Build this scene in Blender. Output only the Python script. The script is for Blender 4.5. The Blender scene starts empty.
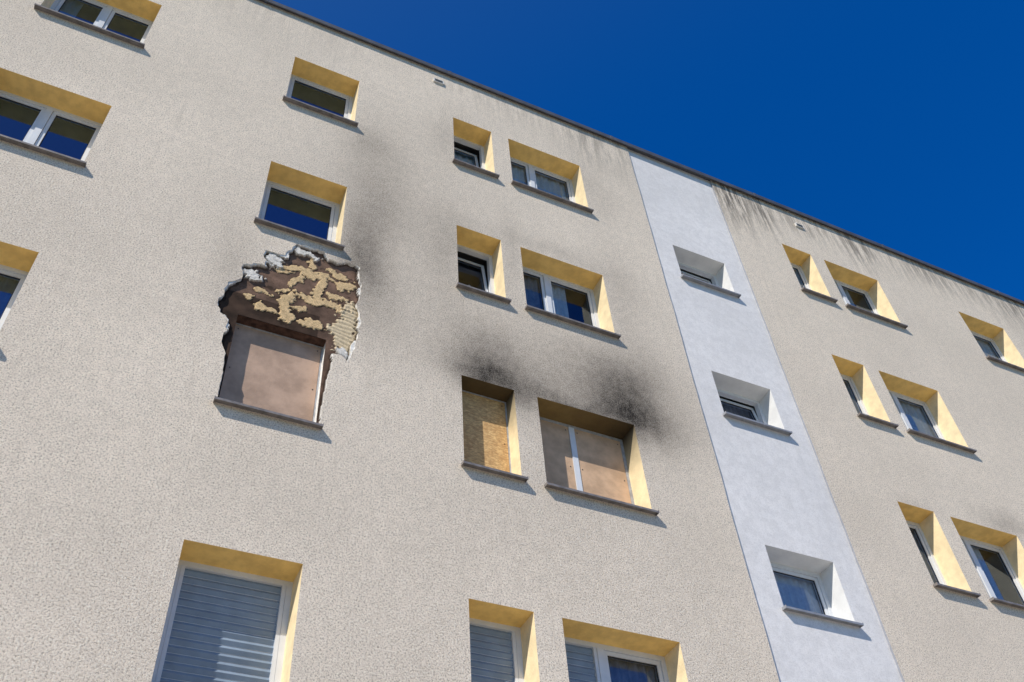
import bpy, math, random
from mathutils import Vector, Matrix, noise
from mathutils.geometry import delaunay_2d_cdt
random.seed(7)
Z0=14.75            # height of the top-storey window heads above the ground
S=2.8               # storey height
sc=bpy.context.scene

# ---------------------------------------------------------------- materials
def newmat(n):
    m=bpy.data.materials.new(n);m.use_nodes=True;nt=m.node_tree
    b=nt.nodes['Principled BSDF'];return m,nt,b
def N(nt,t):
    return nt.nodes.new(t)
def mixc(nt,fac,a,b,mode='MIX'):
    n=nt.nodes.new('ShaderNodeMix');n.data_type='RGBA';n.blend_type=mode
    for i,v in ((0,fac),(6,a),(7,b)):
        if isinstance(v,(int,float)): n.inputs[i].default_value=v
        elif isinstance(v,tuple): n.inputs[i].default_value=(*v,1)
        else: nt.links.new(v,n.inputs[i])
    return n.outputs[2]
def mth(nt,op,a,b=None,clamp=False):
    n=nt.nodes.new('ShaderNodeMath');n.operation=op;n.use_clamp=clamp
    for i,v in enumerate((a,b)):
        if v is None: continue
        if isinstance(v,(int,float)): n.inputs[i].default_value=v
        else: nt.links.new(v,n.inputs[i])
    return n.outputs[0]
def mapr(nt,v,a,b,c,d,smooth=True):
    n=nt.nodes.new('ShaderNodeMapRange');n.interpolation_type='SMOOTHSTEP' if smooth else 'LINEAR'
    nt.links.new(v,n.inputs[0])
    for i,x in enumerate((a,b,c,d)): n.inputs[i+1].default_value=x
    return n.outputs[0]
def nz(nt,vec,scale,detail=3,rough=.55):
    n=N(nt,'ShaderNodeTexNoise');n.inputs['Scale'].default_value=scale;n.inputs['Detail'].default_value=detail
    n.inputs['Roughness'].default_value=rough
    nt.links.new(vec,n.inputs['Vector']);return n.outputs[0]
def scaled(nt,vec,s):
    n=nt.nodes.new('ShaderNodeVectorMath');n.operation='MULTIPLY';nt.links.new(vec,n.inputs[0]);n.inputs[1].default_value=s;return n.outputs[0]
def maskattr(nt):
    a=N(nt,'ShaderNodeVertexColor');a.layer_name='mask';s=N(nt,'ShaderNodeSeparateColor');nt.links.new(a.outputs[0],s.inputs[0]);return s.outputs

# soot deposits of the fire: x, z(rel. top-storey head), rx, rz, strength
SOOT=[(2.18,-5.50,.44,.36,.92),(2.14,-5.12,.50,.66,.62),(1.9,-5.0,.85,.70,.30),(.34,-5.50,.48,.32,.82),(.34,-5.12,.52,.66,.48),
 (1.25,-5.50,1.6,.50,.34),(1.4,-5.60,.95,.16,.55),(.32,-5.60,.42,.16,.5),(2.6,-5.2,.6,.9,.22),(1.4,-4.8,1.5,.8,.20),
 (-1.20,-4.20,.30,.70,.56),(-1.18,-3.4,.40,1.1,.32),(-1.08,-1.9,.55,1.5,.17),(-.75,-3.0,1.0,2.1,.18),(-1.0,-4.9,.6,.8,.20),
 (-1.28,-1.55,.32,.35,.22),(-2.62,-4.9,.24,.8,.22),(-.12,-3.4,.36,1.1,.24),(-.1,-.6,.34,.8,.18),(.78,-3.1,.15,1.0,.18),(2.40,-3.3,.40,1.3,.20),(2.35,-.6,.4,.9,.18),
 (1.4,-2.65,1.2,.22,.2),
 (8.2,-5.47,.6,.24,.34),(6.45,-5.47,.4,.18,.18),(1.2,-6.1,.35,.8,.24),(1.0,-7.6,2.4,1.0,.08)]
STAIN=[(5.35,.95,.45,.9,1),(5.95,.9,.35,.7,.85),(8.2,1.0,.5,.7,.8),(7.0,1.0,.8,.45,.6),(10.,1.05,1.8,.5,.6),(12.5,1.,1.5,.6,.7),(2.6,1.0,.9,.7,.45),(1.0,1.0,1.2,.5,.22),(-3,1.,2.,.5,.12)]
def masks(x,z):
    n1=noise.fractal(Vector((x*1.6,z*1.2,0)),.9,2.1,4);n2=noise.fractal(Vector((x*1.6,z*1.0,7)),.9,2.1,4)
    xx=x+.10*n1;zz=z+.15*n2;k=1
    for a,b,c,d,s in SOOT:
        r=((xx-a)/c)**2+((zz-b)/d)**2
        if r<5.5: k*=1-s*math.exp(-1.2*r)
    k=1-k
    st=0
    for a,b,c,d,s in STAIN: st=max(st,s*math.exp(-((xx-a)/c)**2-((z-b)/d)**2))
    big=.5+.5*noise.fractal(Vector((x*.45,z*.45,20)),.8,2,4)
    return (k,st,min(1,max(0,big)),1)
def wall_mat(name,col,grain,bump,streak=1.0,soot=True):
    m,nt,b=newmat(name);t=N(nt,'ShaderNodeTexCoord').outputs['Object'];mk=maskattr(nt)
    c=mixc(nt,mk[2],tuple(v*.86 for v in col),tuple(v*1.08 for v in col))
    mid=nz(nt,t,9,4,.75);c=mixc(nt,mapr(nt,mid,.38,.62,.36,0),c,tuple(v*.72 for v in col))
    gr=nz(nt,t,60,3,.90)
    c=mixc(nt,mapr(nt,gr,.50,.36,0,grain),c,tuple(v*.25 for v in col))  # speckles follow the bump height: relief shade put into the colour
    c=mixc(nt,mapr(nt,gr,.52,.66,0,grain*.75),c,tuple(min(1,v*1.4) for v in col))
    s=nz(nt,scaled(nt,t,(6,1,.5)),1.7,4,.8)
    st=mth(nt,'MULTIPLY',mapr(nt,s,.40,.60,0,1),mk[1]);c=mixc(nt,mth(nt,'MULTIPLY',st,.9*streak),c,(.04,.037,.034))
    c=mixc(nt,mapr(nt,s,.54,.70,0,.26*streak),c,tuple(v*.6 for v in col))
    if soot:
        sm=mth(nt,'MULTIPLY',mk[0],mapr(nt,gr,.36,.62,1.10,.88))
        sm=mth(nt,'MULTIPLY',sm,mapr(nt,mid,.35,.62,1.05,.92),clamp=True)
        c=mixc(nt,sm,c,mixc(nt,mk[0],(.085,.062,.045),(.022,.018,.015)))
    nt.links.new(c,b.inputs['Base Color']);b.inputs['Roughness'].default_value=.95
    b.inputs['Specular IOR Level'].default_value=.1
    bp=N(nt,'ShaderNodeBump');bp.inputs['Strength'].default_value=bump;bp.inputs['Distance'].default_value=.009
    nt.links.new(gr,bp.inputs['Height']);nt.links.new(bp.outputs[0],b.inputs['Normal']);return m
M={}
M['wall']=wall_mat('rough_cast_render',(.87,.735,.585),.78,1.0)
M['strip']=wall_mat('pale_grey_render',(.80,.765,.735),.16,.45,streak=.35,soot=False)
M['strip_edge']=wall_mat('darkened_grey_edge',(.34,.35,.38),.12,.35,streak=.35,soot=False)  # step face darkened in colour to dull its sunlit line
def simple(name,col,rough=.6,metal=0,var=.15,scale=6,bump=0,bscale=40,spec=.4,soot=False):
    m,nt,b=newmat(name);t=N(nt,'ShaderNodeTexCoord').outputs['Object']
    c=mixc(nt,mapr(nt,nz(nt,t,scale,4,.6),.3,.7,0,1),tuple(v*(1-var) for v in col),tuple(min(1,v*(1+var)) for v in col))
    if soot: c=mixc(nt,maskattr(nt)[0],c,(.03,.022,.015))
    nt.links.new(c,b.inputs['Base Color']);b.inputs['Roughness'].default_value=rough;b.inputs['Metallic'].default_value=metal
    b.inputs['Specular IOR Level'].default_value=spec
    if bump:
        bp=N(nt,'ShaderNodeBump');bp.inputs['Strength'].default_value=bump;bp.inputs['Distance'].default_value=.01
        nt.links.new(nz(nt,t,bscale,3),bp.inputs['Height']);nt.links.new(bp.outputs[0],b.inputs['Normal'])
    return m
M['reveal']=simple('yellow_reveal_sun_paled',(.88,.71,.43),.85,0,.10,7,.35,60,.2,soot=True)  # same yellow paint as the soffit, paled in colour as if sunlit
M['soffit']=simple('yellow_soffit_shade_deep',(.92,.60,.20),.85,0,.12,7,.35,60,.2,soot=True)  # shaded copy of the side paint, deeper in colour
M['reveal_w']=simple('white_reveal_paint',(.76,.75,.72),.85,0,.06,5,.3,60,.2)
M['reveal_burnt']=simple('scorched_reveal',(.075,.04,.028),.9,0,.45,14,.6,30,.2)
M['broken']=simple('broken_plaster_edge',(.82,.79,.73),.95,0,.2,25,.8,60,.1)
M['frame']=simple('white_pvc',(.70,.71,.72),.35,0,.04,8,0,40,.5)
M['frame_d']=simple('aged_pvc',(.40,.40,.41),.45,0,.2,14)
M['sill']=simple('sill_sheet_metal',(.22,.195,.18),.5,.2,.25,12)
M['sill_l']=simple('sill_sheet_metal_pale',(.33,.33,.34),.5,.3,.15,12)
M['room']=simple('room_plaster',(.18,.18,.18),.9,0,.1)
M['curtain']=simple('curtain_cloth',(.82,.81,.80),.9,0,.08,20)
M['curtain_d']=simple('dark_curtain',(.28,.29,.33),.9,0,.2,10)
M['blind']=simple('blind_slats',(.22,.28,.35),.4,0,.1,6)
M['blind_edge']=simple('blind_slat_edge',(.62,.66,.70),.4,0,.1,6)
M['coping']=simple('coping_metal',(.12,.12,.13),.5,.4,.2,3)
M['roof']=simple('roof_felt',(.07,.07,.07),.9)
M['board']=simple('chipboard',(.58,.39,.25),.9,0,.16,5,.25,60,.15)
M['board2']=simple('hardboard',(.45,.31,.225),.9,0,.18,4,.25,60,.15)
M['ground']=simple('bounce_paving',(.36,.345,.32),.9,0,.25,1.5,.3,10,.2)  # pale tone chosen to bounce light up to the soffits
M['grass']=simple('lawn_grass',(.09,.13,.04),.95,0,.4,8,.8,60,.1)
M['vent']=simple('vent_plastic',(.62,.60,.56),.6);M['dark']=simple('dark_slot',(.03,.03,.03),.8)
# OSB : overlapping flakes
m,nt,b=newmat('osb_board');t=N(nt,'ShaderNodeTexCoord').outputs['Object']
v=N(nt,'ShaderNodeTexVoronoi');v.inputs['Scale'].default_value=19;v.inputs['Randomness'].default_value=1
nt.links.new(scaled(nt,t,(1,1,2.0)),v.inputs['Vector'])
sp=N(nt,'ShaderNodeSeparateColor');nt.links.new(v.outputs['Color'],sp.inputs[0])
c=mixc(nt,sp.outputs[0],(.56,.33,.13),(.80,.53,.23));c=mixc(nt,mapr(nt,nz(nt,scaled(nt,t,(1,1,3)),24,4,.7),.42,.60,.55,0),c,(.32,.17,.065))
nt.links.new(c,b.inputs['Base Color']);b.inputs['Roughness'].default_value=.7;M['osb']=m
# window glass: see-through pane, reflection colour tinted blue to mute the ochre soffit
def glassmat(name,blend,mn,rc):
    m=bpy.data.materials.new(name);m.use_nodes=True;nt=m.node_tree;nt.nodes.clear()
    out=N(nt,'ShaderNodeOutputMaterial');mx=N(nt,'ShaderNodeMixShader');tr=N(nt,'ShaderNodeBsdfTransparent');gl=N(nt,'ShaderNodeBsdfGlossy')
    tr.inputs[0].default_value=(.86,.89,.90,1);gl.inputs['Color'].default_value=(*rc,1);gl.inputs['Roughness'].default_value=.0
    lw=N(nt,'ShaderNodeLayerWeight');lw.inputs[0].default_value=blend
    nt.links.new(mapr(nt,lw.outputs['Fresnel'],0,1,mn,1,False),mx.inputs[0]);nt.links.new(tr.outputs[0],mx.inputs[1]);nt.links.new(gl.outputs[0],mx.inputs[2]);nt.links.new(mx.outputs[0],out.inputs[0]);return m
M['glass']=glassmat('blue_reflect_window_glass',.50,.26,(.30,.47,.88));M['glass_c']=glassmat('window_glass',.32,.08,(.52,.64,.92))
# debris (vertex coloured)
m,nt,b=newmat('exposed_substrate');a=N(nt,'ShaderNodeVertexColor');a.layer_name='col';t=N(nt,'ShaderNodeTexCoord').outputs['Object']
gr=nz(nt,t,60,3,.7);c=mixc(nt,mapr(nt,gr,.35,.55,.35,0),a.outputs[0],(.06,.04,.025))
nt.links.new(c,b.inputs['Base Color']);b.inputs['Roughness'].default_value=.95;b.inputs['Specular IOR Level'].default_value=.1
bp=N(nt,'ShaderNodeBump');bp.inputs['Strength'].default_value=.7;bp.inputs['Distance'].default_value=.006
nt.links.new(gr,bp.inputs['Height']);nt.links.new(bp.outputs[0],b.inputs['Normal']);M['debris']=m

# ---------------------------------------------------------------- mesh builder
class B:
    def __init__(s): s.v=[];s.f=[];s.m=[];s.mats=[]
    def mi(s,k):
        if k not in s.mats:s.mats.append(k)
        return s.mats.index(k)
    def face(s,pts,k):
        i=len(s.v);s.v+=[(p[0],p[1],p[2]+Z0) for p in pts];s.f.append(tuple(range(i,i+len(pts))));s.m.append(s.mi(k))
    def box(s,x0,x1,y0,y1,z0,z1,k,tf=None):
        c=[(x,y,z) for x in(x0,x1) for y in(y0,y1) for z in(z0,z1)]
        if tf:c=[tf(p) for p in c]
        i=len(s.v);s.v+=[(p[0],p[1],p[2]+Z0) for p in c]
        for q in((0,1,3,2),(4,6,7,5),(0,4,5,1),(2,3,7,6),(0,2,6,4),(1,5,7,3)):
            s.f.append(tuple(i+a for a in q));s.m.append(s.mi(k))
    def make(s,name,parent,mask=False,extra=None):
        me=bpy.data.meshes.new(name);me.from_pydata(s.v,[],s.f)
        for k in s.mats: me.materials.append(M[k])
        me.polygons.foreach_set('material_index',s.m)
        if mask:
            ca=me.color_attributes.new('mask','FLOAT_COLOR','POINT');buf=[]
            for p in s.v:
                q=masks(p[0],p[2]-Z0)
                if extra:q=extra(p[0],p[1],p[2]-Z0,q)
                buf.extend(q)
            ca.data.foreach_set('color',buf)
        me.update()
        o=bpy.data.objects.new(name,me);sc.collection.objects.link(o);o.parent=parent;return o
bld=bpy.data.objects.new('apartment_building',None);sc.collection.objects.link(bld)

# ---------------------------------------------------------------- layout
XL,XR=-15.0,21.0
ROOFZ=1.30;BASE=-Z0
H=1.29
cols=dict(A=(-5.56,-4.325),B=(-2.454,-1.488),C=(0,.636),D=(.923,2.184),E=(6.153,6.776),F=(7.066,8.281),G=(10.217,11.366),
          H=(13.2,14.1),I=(16.2,16.85),J=(17.1,18.3),K=(-8.2,-7.2),L=(-11.4,-10.7),Mm=(-13.2,-11.9))
DEPTH=.28
openings=[]
for c,(a,b_) in cols.items():
    for r in range(5): openings.append((c,r,a,b_,-S*r,-S*r-H))
SX=(3.664,4.628);strip_open=[('S',r,SX[0],SX[1],-S*r-1.291,-S*r-2.12) for r in range(4)]
xs1,xs2=3.284,5.006
dmg=[(-2.454,-6.88),(-2.455,-6.5),(-2.47,-6.25),(-2.52,-6.10),(-2.52,-5.8),(-2.64,-5.62),(-2.60,-5.22),(-2.47,-5.10),(-2.50,-4.86),(-2.30,-4.78),(-2.30,-4.52),(-2.08,-4.50),(-1.98,-4.24),(-1.66,-4.22),(-1.60,-4.34),(-1.41,-4.28),(-1.25,-4.30),(-1.19,-4.72),(-1.22,-5.0),(-1.17,-5.21),(-1.21,-5.72),(-1.27,-5.88),(-1.40,-5.84),(-1.43,-6.0),(-1.462,-6.3),(-1.48,-6.88)]
def jag(poly,amp=.020):
    out=[]
    for i in range(len(poly)-1):
        a=Vector(poly[i]);b=Vector(poly[i+1]);d=b-a;nn=Vector((-d.y,d.x)).normalized();k=max(1,int(d.length/.04))
        for j in range(k):
            p=a+d*(j/k)
            if 0<i or j>0:
                am=amp if p.y>-5.95 else .008
                p=p+nn*(am*noise.noise(Vector((p.x*9,p.y*9,1)))*2+am*.7*random.uniform(-1,1))
            out.append((p.x,p.y))
    out.append(poly[-1]);return out
dmg=jag(dmg)
def pip(x,y,P):
    c=False;j=len(P)-1
    for i in range(len(P)):
        if (P[i][1]>y)!=(P[j][1]>y) and x<(P[j][0]-P[i][0])*(y-P[i][1])/(P[j][1]-P[i][1])+P[i][0]: c=not c
        j=i
    return c
def wobx(z,x): return x+.010*noise.noise(Vector((x,z*1.3,3)))+.004*noise.noise(Vector((x,z*7,3)))
def lines(a,b,fixed,fa,fb,fine=.06,coarse=.5):
    L={round(a,4),round(b,4)}|{round(v,4) for v in fixed if a<v<b};L=sorted(L);out=[L[0]]
    for p,q in zip(L,L[1:]):
        st=fine if (q>fa and p<fb) else coarse
        n=max(1,math.ceil((q-p)/st-1e-6));out+=[p+(q-p)*i/n for i in range(1,n+1)]
    return [round(v,4) for v in out]
PX0,PX1,PZ0,PZ1=-2.76,-1.06,-6.88,-4.18      # patch holding the torn hole
def gridwall(bd,x0,x1,rects,y,k,wob0=None,wob1=None,patch=False):
    fx=[v for r in rects for v in r[:2]]+[-6.6,14.];fz=[v for r in rects for v in r[2:]]+[-10.2]
    if patch: fx+=[PX0,PX1];fz+=[PZ0,PZ1]
    X=lines(x0,x1,fx,-6.6,14);Z=lines(BASE,ROOFZ,fz,-10.2,2)
    off=len(bd.v)
    for z in Z:
        for x in X:
            xx=x
            if wob0 and x==X[0]: xx=wobx(z,x)
            if wob1 and x==X[-1]: xx=wobx(z,x)
            bd.v.append((xx,y,z+Z0))
    nX=len(X);kk=bd.mi(k);hl=list(rects)+([(PX0,PX1,PZ0,PZ1)] if patch else [])
    for j in range(len(Z)-1):
        cz=(Z[j]+Z[j+1])/2;act=[h for h in hl if h[2]<cz<h[3]]
        for i in range(nX-1):
            cx=(X[i]+X[i+1])/2
            if any(h[0]<cx<h[1] for h in act): continue
            a=off+j*nX+i;bd.f.append((a,a+1,a+1+nX,a+nX));bd.m.append(kk)
    for wv,xe,i0 in((wob0,X[0],0),(wob1,X[-1],nX-1)):
        if wv:
            for j in range(len(Z)-1):
                a=wobx(Z[j],xe);b_=wobx(Z[j+1],xe);bd.face([(a,y,Z[j]),(b_,y,Z[j+1]),(b_,y+.04,Z[j+1]),(a,y+.04,Z[j])],wv)
    return X,Z
w=B()
GX,GZ=gridwall(w,XL,xs1,[(x0,x1,zb,zt) for (c,r,x0,x1,zt,zb) in openings if x1<xs1 and (c,r)!=('B',2)],0,'wall',wob1='wall',patch=True)
# torn patch: its border uses the same division as the surrounding grid
gx=[x for x in GX if PX0-1e-5<=x<=PX1+1e-5];gz=[z for z in GZ if PZ0-1e-5<=z<=PZ1+1e-5]
outer=[(x,PZ0) for x in gx[:-1]]+[(PX1,z) for z in gz[:-1]]+[(x,PZ1) for x in reversed(gx[1:])]+[(PX0,z) for z in reversed(gz[1:])]
V=[Vector(p) for p in outer];n=len(V);E=[(j,(j+1)%n) for j in range(n)];i=len(V);V+=[Vector(p) for p in dmg];n=len(dmg);E+=[(i+j,i+(j+1)%n) for j in range(n)]
for q in (i,i+n-1): V[q].y+=.002
for x in gx[1:-1]:
    for z in gz[1:-1]: V.append(Vector((x+.0007,z+.0009)))
r=delaunay_2d_cdt(V,E,[],0,1e-6);ov,of=r[0],r[2];off=len(w.v);w.v+=[(p.x,0,p.y+Z0) for p in ov]
for f in of:
    cx=sum(ov[a].x for a in f)/3;cy=sum(ov[a].y for a in f)/3
    if pip(cx,cy,dmg) or (-2.45<cx<-1.49 and cy<-6.87): continue
    a,b_,c=[ov[q] for q in f];f=list(f)
    if (b_-a).cross(c-a)<0: f.reverse()
    w.f.append(tuple(off+q for q in f));w.m.append(0)
gridwall(w,xs2,XR,[(x0,x1,zb,zt) for (c,r,x0,x1,zt,zb) in openings if x0>xs2],0,'wall',wob0='strip_edge')
w.make('facade_wall',bld,mask=True)
w=B();SY=.028
gridwall(w,xs1-.06,xs2+.06,[(x0,x1,zb,zt) for (_,_,x0,x1,zt,zb) in strip_open],SY,'strip')
w.make('stairwell_facade',bld,mask=True,extra=lambda x,y,z,q:(0,q[1]*.5,q[2],1))
# shell: other sides and roof
w=B();D=11.5
w.face([(XL,0,BASE),(XL,0,ROOFZ),(XL,D,ROOFZ),(XL,D,BASE)],'wall');w.face([(XR,0,BASE),(XR,D,BASE),(XR,D,ROOFZ),(XR,0,ROOFZ)],'wall')
w.face([(XL,D,BASE),(XL,D,ROOFZ),(XR,D,ROOFZ),(XR,D,BASE)],'wall');w.face([(XL,0.3,ROOFZ-.12),(XR,.3,ROOFZ-.12),(XR,D,ROOFZ-.12),(XL,D,ROOFZ-.12)],'roof')
w.make('side_walls_and_roof',bld,mask=True)
w=B()
x=XL-.05
while x<XR+.05:
    x2=min(x+3.0,XR+.05);w.box(x,x2-.004,-.055,.32,ROOFZ+.002,ROOFZ+.035,'coping');w.box(x,x2-.004,-.061,-.045,ROOFZ-.055,ROOFZ+.038,'coping');w.box(x2-.03,x2+.02,-.066,-.04,ROOFZ-.058,ROOFZ+.043,'coping');x=x2
w.make('roof_coping',bld)

# reveals (soffit and sides, subdivided so that the soot can fade along them)
w=B()
def reveal(x0,x1,zt,zb,k,ks,y0=0,y1=DEPTH+.05):
    n=8
    for i in range(n):
        a=x0+(x1-x0)*i/n;b_=x0+(x1-x0)*(i+1)/n
        w.face([(a,y0,zt),(b_,y0,zt),(b_,y1,zt),(a,y1,zt)],ks);w.face([(a,y0,zb),(a,y1,zb),(b_,y1,zb),(b_,y0,zb)],k)
        a=zb+(zt-zb)*i/n;b_=zb+(zt-zb)*(i+1)/n
        w.face([(x1,y0,b_),(x1,y0,a),(x1,y1,a),(x1,y1,b_)],k);w.face([(x0,y0,a),(x0,y0,b_),(x0,y1,b_),(x0,y1,a)],k)
for (c,r,x0,x1,zt,zb) in openings:
    if (c,r)!=('B',2): reveal(x0,x1,zt,zb,'reveal','soffit')
for (c,r,x0,x1,zt,zb) in strip_open: reveal(x0,x1,zt,zb,'reveal_w','reveal_w',y0=SY)
reveal(-2.44,-1.50,-5.60,-6.89,'broken','reveal_burnt',y0=.06)
def rex(x,y,z,q):
    s=q[0]
    if -.05<x<2.25 and -7.0<z<-5.5:
        up=max(0,1-(-5.6-z)/.65);s=min(.96,up*(.72+.24*min(1,max(0,(x-.9)/1.2)))) if x>.8 else .93*up
    else: s*=.35
    return (s,0,q[2],1)
w.make('window_reveals',bld,mask=True,extra=rex)
w=B()
for i in range(len(dmg)-1):
    a,b_=dmg[i],dmg[i+1];w.face([(a[0],0,a[1]),(b_[0],0,b_[1]),(b_[0],.08,b_[1]),(a[0],.08,a[1])],'broken')
w.make('broken_render_edge',bld)

# exposed substrate height field
def segd(p):
    best=9
    for i in range(len(dmg)-1):
        ax,az=dmg[i];bx,bz=dmg[i+1];dx,dz=bx-ax,bz-az;t=max(0,min(1,((p[0]-ax)*dx+(p[1]-az)*dz)/(dx*dx+dz*dz+1e-12)))
        d=math.hypot(p[0]-ax-t*dx,p[1]-az-t*dz)
        if d<best:best=d
    return best
TAN=[(-1.79,-4.64,.32,.065),(-1.64,-4.88,.055,.24),(-1.36,-4.66,.10,.12),(-1.98,-5.30,.09,.24),(-1.62,-5.06,.34,.07),(-2.24,-5.18,.09,.05),(-2.20,-5.40,.13,.05),(-1.68,-5.44,.17,.07),(-1.90,-4.85,.05,.14),(-1.44,-4.92,.12,.05),(-2.05,-5.04,.12,.04),(-1.75,-4.48,.05,.1),(-1.5,-4.5,.12,.04),(-2.35,-5.3,.05,.04),(-1.8,-5.25,.06,.04),(-2.1,-4.75,.10,.04)]
CELL=[(-1.33,-5.46,.15,.30),(-1.28,-5.12,.09,.22)]
WH=[(-2.38,-4.97,.13,.09),(-2.18,-4.62,.13,.12),(-1.85,-4.33,.18,.06),(-1.30,-5.78,.07,.07)]
st=.0100;x0,x1,z0,z1=-2.74,-1.10,-6.92,-4.19
nx=int((x1-x0)/st);nzn=int((z1-z0)/st);vid={};V=[];C=[];F=[]
def blob(L,x,z):
    wx=.09*noise.noise(Vector((x*6,z*6,5)))+.03*noise.noise(Vector((x*20,z*20,5)));wz=.09*noise.noise(Vector((x*6,z*6,9)))+.03*noise.noise(Vector((x*20,z*20,9)))
    return max(1-math.hypot((x+wx-a)/c,(z+wz-b_)/d) for a,b_,c,d in L)
for j in range(nzn+1):
    for i in range(nx+1):
        x=x0+i*st;z=z0+j*st
        if -2.425<x<-1.515 and z<-5.618: continue
        y=.046-.004*noise.noise(Vector((x*5,z*5,0)));n=noise.noise(Vector((x*28,z*28,2)))
        k=.5+.5*noise.noise(Vector((x*7,z*7,4)));kb=.5+.5*noise.noise(Vector((x*15,z*15,14)))
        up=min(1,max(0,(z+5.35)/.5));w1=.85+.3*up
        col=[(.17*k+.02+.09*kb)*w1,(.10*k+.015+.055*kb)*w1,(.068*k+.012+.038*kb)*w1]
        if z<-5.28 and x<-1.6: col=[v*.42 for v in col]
        t=blob(TAN,x,z)+.38*n
        if t>0:
            rid=.5+.5*math.sin((x+.9*z+.07*noise.noise(Vector((x*5,z*5,8))))*210)
            y-=.008*min(1,t*8)+.003*rid;q=.74+.22*rid+.2*n;col=[.82*q,.58*q,.31*q]
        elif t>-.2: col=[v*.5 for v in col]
        t=blob(CELL,x,z)+.45*n
        if t>0:
            rid=.5+.5*math.sin(z*110+x*25+3*noise.noise(Vector((x*6,z*6,1))))
            y-=.010*min(1,t*6)+.004*rid;q=.66+.32*rid+.2*n;col=[.78*q,.62*q,.40*q]
        t=blob(WH,x,z)+.50*n
        if t>0.05: y=.014+.003*n+(.012 if t<.14 else 0);q=.90+.30*n;col=[.78*q,.73*q,.65*q]
        d=segd((x,z));e=.012+.044*noise.noise(Vector((x*7,z*7,12)))+.012*n
        if z<-5.9: e=.004
        if d<e: y=.009+.002*n;q=.95+.2*n;col=[.84*q,.80*q,.73*q]
        elif d<e+.025: col=[v*.5 for v in col]
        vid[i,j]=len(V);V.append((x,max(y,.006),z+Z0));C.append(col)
for j in range(nzn):
    for i in range(nx):
        q=[(i,j),(i+1,j),(i+1,j+1),(i,j+1)]
        if all(a in vid for a in q): F.append([vid[a] for a in q])
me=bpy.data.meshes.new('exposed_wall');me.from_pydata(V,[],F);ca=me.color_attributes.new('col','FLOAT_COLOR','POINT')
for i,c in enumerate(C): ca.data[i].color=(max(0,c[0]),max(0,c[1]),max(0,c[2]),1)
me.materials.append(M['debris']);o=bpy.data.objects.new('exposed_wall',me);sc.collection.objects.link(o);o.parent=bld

# ---------------------------------------------------------------- windows
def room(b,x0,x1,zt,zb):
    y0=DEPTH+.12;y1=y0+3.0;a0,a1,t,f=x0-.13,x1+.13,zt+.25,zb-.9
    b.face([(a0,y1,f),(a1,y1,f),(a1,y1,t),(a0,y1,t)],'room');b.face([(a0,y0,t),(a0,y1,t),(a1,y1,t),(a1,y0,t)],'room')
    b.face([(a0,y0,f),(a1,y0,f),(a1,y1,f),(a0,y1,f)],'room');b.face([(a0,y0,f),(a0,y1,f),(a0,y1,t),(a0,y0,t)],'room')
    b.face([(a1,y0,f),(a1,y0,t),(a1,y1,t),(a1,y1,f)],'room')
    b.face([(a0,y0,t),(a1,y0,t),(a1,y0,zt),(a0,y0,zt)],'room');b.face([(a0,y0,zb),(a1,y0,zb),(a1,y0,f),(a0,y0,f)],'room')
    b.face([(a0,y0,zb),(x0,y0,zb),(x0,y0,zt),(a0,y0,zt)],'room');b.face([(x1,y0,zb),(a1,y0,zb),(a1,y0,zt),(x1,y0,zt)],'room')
def fold(b,x0,x1,z0,z1,y,k):
    n=max(8,int((x1-x0)/.012));ph=random.random()*6
    pts=[(x0+(x1-x0)*i/n,y+.014*math.sin(i*.75+ph)+.008*math.sin(i*.31+ph)) for i in range(n+1)]
    for i in range(n):
        b.face([(pts[i][0],pts[i][1],z0),(pts[i+1][0],pts[i+1][1],z0),(pts[i+1][0],pts[i+1][1],z1),(pts[i][0],pts[i][1],z1)],k)
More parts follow.
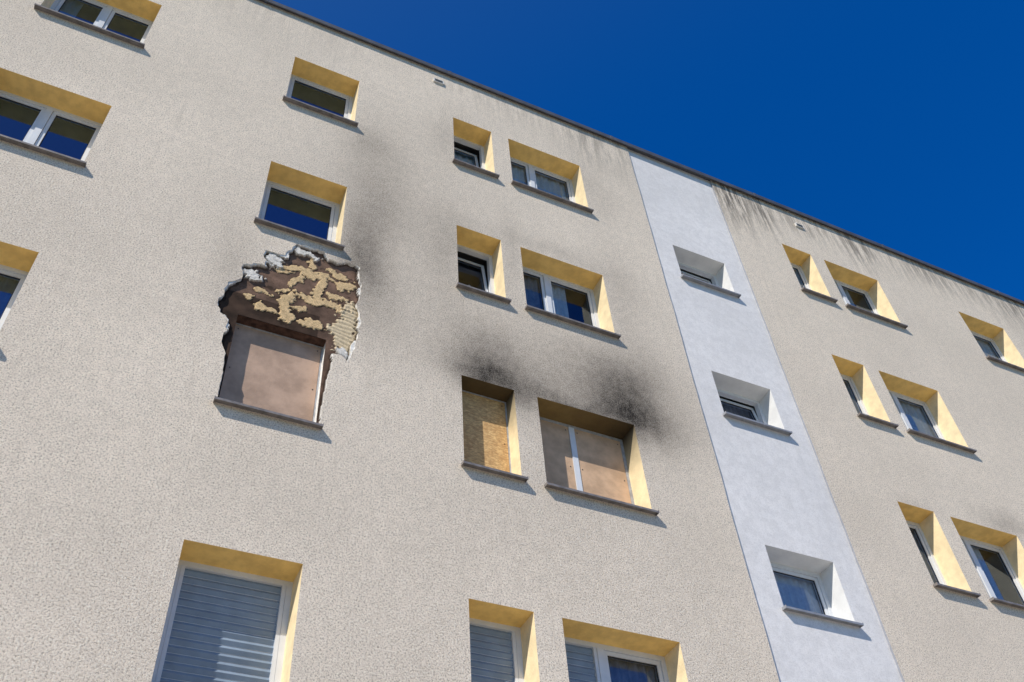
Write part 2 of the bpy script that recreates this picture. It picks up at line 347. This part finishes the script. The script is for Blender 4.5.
def window(c,r,x0,x1,zt,zb,panes,fk='frame',fw=.055,Y=DEPTH,gk='glass_c'):
    b=B()
    b.box(x0,x1,Y,Y+.07,zt-fw,zt,fk);b.box(x0,x1,Y,Y+.07,zb,zb+fw+.01,fk)
    b.box(x0,x0+fw,Y,Y+.07,zb+fw+.01,zt-fw,fk);b.box(x1-fw,x1,Y,Y+.07,zb+fw+.01,zt-fw,fk)
    b.box(x0,x0+.02,Y+.07,Y+.12,zb,zt,'room');b.box(x1-.02,x1,Y+.07,Y+.12,zb,zt,'room')
    tot=sum(p[0] for p in panes);a=x0+fw;Wd=x1-x0-2*fw;boarded=all(p[1] in('board','osb','board2') for p in panes)
    for n,(fr,kind) in enumerate(panes):
        e=a+Wd*fr/tot
        if n>0: b.box(a-.035,a+.035,Y-.006,Y+.07,zb+fw+.01,zt-fw,'frame')
        l=a+(.035 if n>0 else 0);rr=e-(.035 if n<len(panes)-1 else 0);bt=zb+fw+.01;tp=zt-fw
        if kind in('board','osb','board2'):
            b.box(l+.003,rr-.003,Y+.004,Y+.03,bt+.002,tp-.002,kind)
            for sx in(l+.04,rr-.04):
                for sz in(bt+.06,(bt+tp)/2,tp-.06): b.box(sx-.006,sx+.006,Y+.001,Y+.005,sz-.006,sz+.006,'dark')
        elif kind=='shutter':
            b.box(l+.002,l+.035,Y+.002,Y+.06,bt,tp,fk);b.box(rr-.035,rr-.002,Y+.002,Y+.06,bt,tp,fk)
            z=tp;l+=.035;rr-=.035;P=.068
            while z>bt+.02:
                zl=max(bt,z-P);zm=zl+.62*(z-zl);jt=random.uniform(-.004,.004)
                b.face([(l,Y+.034,zl+.007),(rr,Y+.034+jt,zl+.007),(rr,Y+.018+jt,zm),(l,Y+.018,zm)],'blind')
                b.face([(l,Y+.018,zm),(rr,Y+.018+jt,zm),(rr,Y+.032,z),(l,Y+.032,z)],'blind')
                b.face([(l,Y+.040,zl),(rr,Y+.040,zl),(rr,Y+.034+jt,zl+.007),(l,Y+.034,zl+.007)],'blind_edge');z-=P
        else:
            tf=None
            if 'tilt' in kind:
                ang=math.radians(7)
                def tf(p,bt=bt,ang=ang):
                    y=p[1]-(Y+.02);z=p[2]-bt;return (p[0],Y+.02+y*math.cos(ang)+z*math.sin(ang),bt+z*math.cos(ang)-y*math.sin(ang))
            s=.045;g0=.004
            b.box(l+g0,rr-g0,Y+.012,Y+.062,bt+g0,bt+s,fk,tf);b.box(l+g0,rr-g0,Y+.012,Y+.062,tp-s,tp-g0,fk,tf)
            b.box(l+g0,l+s,Y+.012,Y+.062,bt+s,tp-s,fk,tf);b.box(rr-s,rr-g0,Y+.012,Y+.062,bt+s,tp-s,fk,tf)
            q=[(l+s,Y+.03,bt+s),(rr-s,Y+.03,bt+s),(rr-s,Y+.03,tp-s),(l+s,Y+.03,tp-s)]
            for (u0,u1,w0,w1) in((l+s,rr-s,bt+s,bt+s+.008),(l+s,rr-s,tp-s-.008,tp-s),(l+s,l+s+.008,bt+s+.008,tp-s-.008),(rr-s-.008,rr-s,bt+s+.008,tp-s-.008)):
                b.box(u0,u1,Y+.024,Y+.034,w0,w1,'dark',tf)
            if tf:q=[tf(p) for p in q]
            b.face(q,gk)
            yy=Y+(.24 if tf else .095)
            if 'curt' in kind: fold(b,l-.0,rr+.0,zb-.1,zt,yy,'curtain')
            if 'half' in kind: fold(b,l-.0,l+(rr-l)*.45,zb-.1,zt,yy,'curtain')
            if 'dark' in kind: fold(b,l-.0,rr+.0,zb-.1,zt,yy,'curtain_d')
            if 'low' in kind: fold(b,l-.0,rr+.0,zb-.1,zb+.62*(zt-zb),yy,'curtain')
        a=e
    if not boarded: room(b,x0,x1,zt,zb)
    b.make('window',bld)
def sill(x0,x1,zb,k,y0=0):
    b=B();o=.032;p=-.068+y0
    def tf(q): return (q[0],q[1],q[2]-(DEPTH-q[1])*.07)
    b.box(x0+.004,x1-.004,y0,DEPTH+.002,zb+.022,zb+.026,k,tf)
    b.box(x0-o,x1+o,p,y0-.001,zb+.016,zb+.022,k,tf)
    b.box(x0-o,x1+o,p-.003,p,zb-.002,zb+.024,k,tf)
    b.box(x0-o-.005,x0-o,p-.003,y0-.001,zb+.002,zb+.036,k,tf);b.box(x1+o,x1+o+.005,p-.003,y0-.001,zb+.002,zb+.036,k,tf)
    b.make('window_sill',bld)
spec={('A',0):[(1,'half'),(1,'')],('A',1):[(1,''),(1,'')],('A',2):[(1,''),(1,'dark')],
('B',0):[(1,'')],('B',1):[(1,'')],('B',2):[(1,'board2')],('B',3):[(1,'shutter')],
('C',0):[(1,'tilt curt')],('C',1):[(1,'tilt low')],('C',2):[(1,'osb')],('C',3):[(1,'shutter')],
('D',0):[(.8,'curt'),(1.2,'curt')],('D',1):[(.8,'dark'),(1.2,'half')],('D',2):[(.9,'board'),(1.1,'board')],('D',3):[(.8,'shutter'),(1.1,'dark')],
('E',0):[(1,'curt')],('E',1):[(1,'curt')],('E',2):[(1,'dark')],('F',0):[(.8,'curt'),(1.2,'half')],('F',1):[(.8,'low'),(1.2,'curt')],('F',2):[(.8,'curt'),(1.2,'half')],
('G',0):[(1,'curt')],('G',1):[(1,'half')]}
for (c,r,x0,x1,zt,zb) in openings:
    sp_=spec.get((c,r)) or ([(1,random.choice(['','low','curt','dark']))] if x1-x0<1 else [(.9,random.choice(['','half','curt'])),(1.1,random.choice(['','dark','low']))])
    if (c,r)==('B',2): x0,x1,zt=-2.44,-1.50,-5.60
    burnt=(c,r) in(('B',2),('C',2),('D',2))
    window(c,r,x0,x1,zt,zb,sp_,'frame_d' if burnt else 'frame',.016 if (c,r) in(('B',2),('C',2)) else (.035 if burnt else .05),
           Y=.17 if (c,r)==('B',2) else (.21 if (c,r)==('C',2) else DEPTH),gk='glass' if c in('A','B') else 'glass_c')
    sill(x0,x1,zb,'sill')
for (c,r,x0,x1,zt,zb) in strip_open:
    window(c,r,x0,x1,zt,zb,[(1,['tilt','tilt dark','curt','curt'][r])]);sill(x0,x1,zb,'sill_l',y0=SY)

for (x,z) in((-.24,.93),(6.82,.86),(-6.5,.93),(13.0,.9)):
    b=B();b.box(x-.085,x+.085,-.03,-.001,z-.045,z+.045,'vent')
    for i in range(3): b.box(x-.065,x+.065,-.033,-.029,z-.032+i*.024,z-.020+i*.024,'dark')
    b.make('wall_vent',bld)

# ---------------------------------------------------------------- ground
def plane(name,x0,x1,y0,y1,z,k):
    me=bpy.data.meshes.new(name);me.from_pydata([(x0,y0,z),(x1,y0,z),(x1,y1,z),(x0,y1,z)],[],[(0,1,2,3)]);me.materials.append(M[k])
    o=bpy.data.objects.new(name,me);sc.collection.objects.link(o)
plane('ground',-400,400,-400,400,0,'grass')
plane('bounce_pavement',-60,60,-30,-.002,.004,'ground')  # unseen wide paving, added as a bounce surface for the soffits

# ---------------------------------------------------------------- light
sd=Vector((-1.55,-1.0,1.8)).normalized()   # towards the sun
L=bpy.data.lights.new('sun','SUN');L.energy=5.0;L.angle=math.radians(.5);L.color=(1,.95,.88)
lo=bpy.data.objects.new('sun',L);sc.collection.objects.link(lo);lo.rotation_mode='QUATERNION';lo.rotation_quaternion=sd.to_track_quat('Z','Y');lo.location=(-20,-20,30)
wd=bpy.data.worlds.new('World');sc.world=wd;wd.use_nodes=True;nt=wd.node_tree
bg=nt.nodes['Background'];sk=nt.nodes.new('ShaderNodeTexSky');sk.sky_type='NISHITA';sk.sun_disc=False
sk.sun_elevation=math.asin(sd.z);sk.sun_rotation=math.atan2(sd.x,sd.y);sk.air_density=1.0;sk.dust_density=.1;sk.ozone_density=6.0
# added sky tint: deep blue away from sun, more neutral fill on facade
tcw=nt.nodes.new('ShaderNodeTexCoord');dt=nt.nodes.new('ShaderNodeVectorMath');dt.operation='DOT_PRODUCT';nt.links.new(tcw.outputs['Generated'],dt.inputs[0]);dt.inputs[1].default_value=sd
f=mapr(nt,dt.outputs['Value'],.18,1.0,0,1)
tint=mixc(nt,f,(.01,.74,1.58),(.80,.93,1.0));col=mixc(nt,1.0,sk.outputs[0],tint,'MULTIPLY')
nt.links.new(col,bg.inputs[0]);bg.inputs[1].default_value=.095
sc.view_settings.view_transform='Standard';sc.view_settings.look='None';sc.view_settings.exposure=0

# ---------------------------------------------------------------- camera
cd=bpy.data.cameras.new('camera');cam=bpy.data.objects.new('camera',cd);sc.collection.objects.link(cam)
r0=Vector((.90262,-.42606,-.0613));r2=Vector((.32849,.58977,.7377)).normalized()
r0=(r0-r2*r0.dot(r2)).normalized();r1=r2.cross(r0)
Mx=Matrix((r0,-r1,-r2)).transposed().to_4x4();Mx.translation=Vector((-3.0513,-6.6749,-13.1256+Z0));cam.matrix_world=Mx
cd.sensor_width=36;cd.lens=963.2173/1024*36;cd.clip_start=.05;cd.clip_end=2000;sc.camera=cam
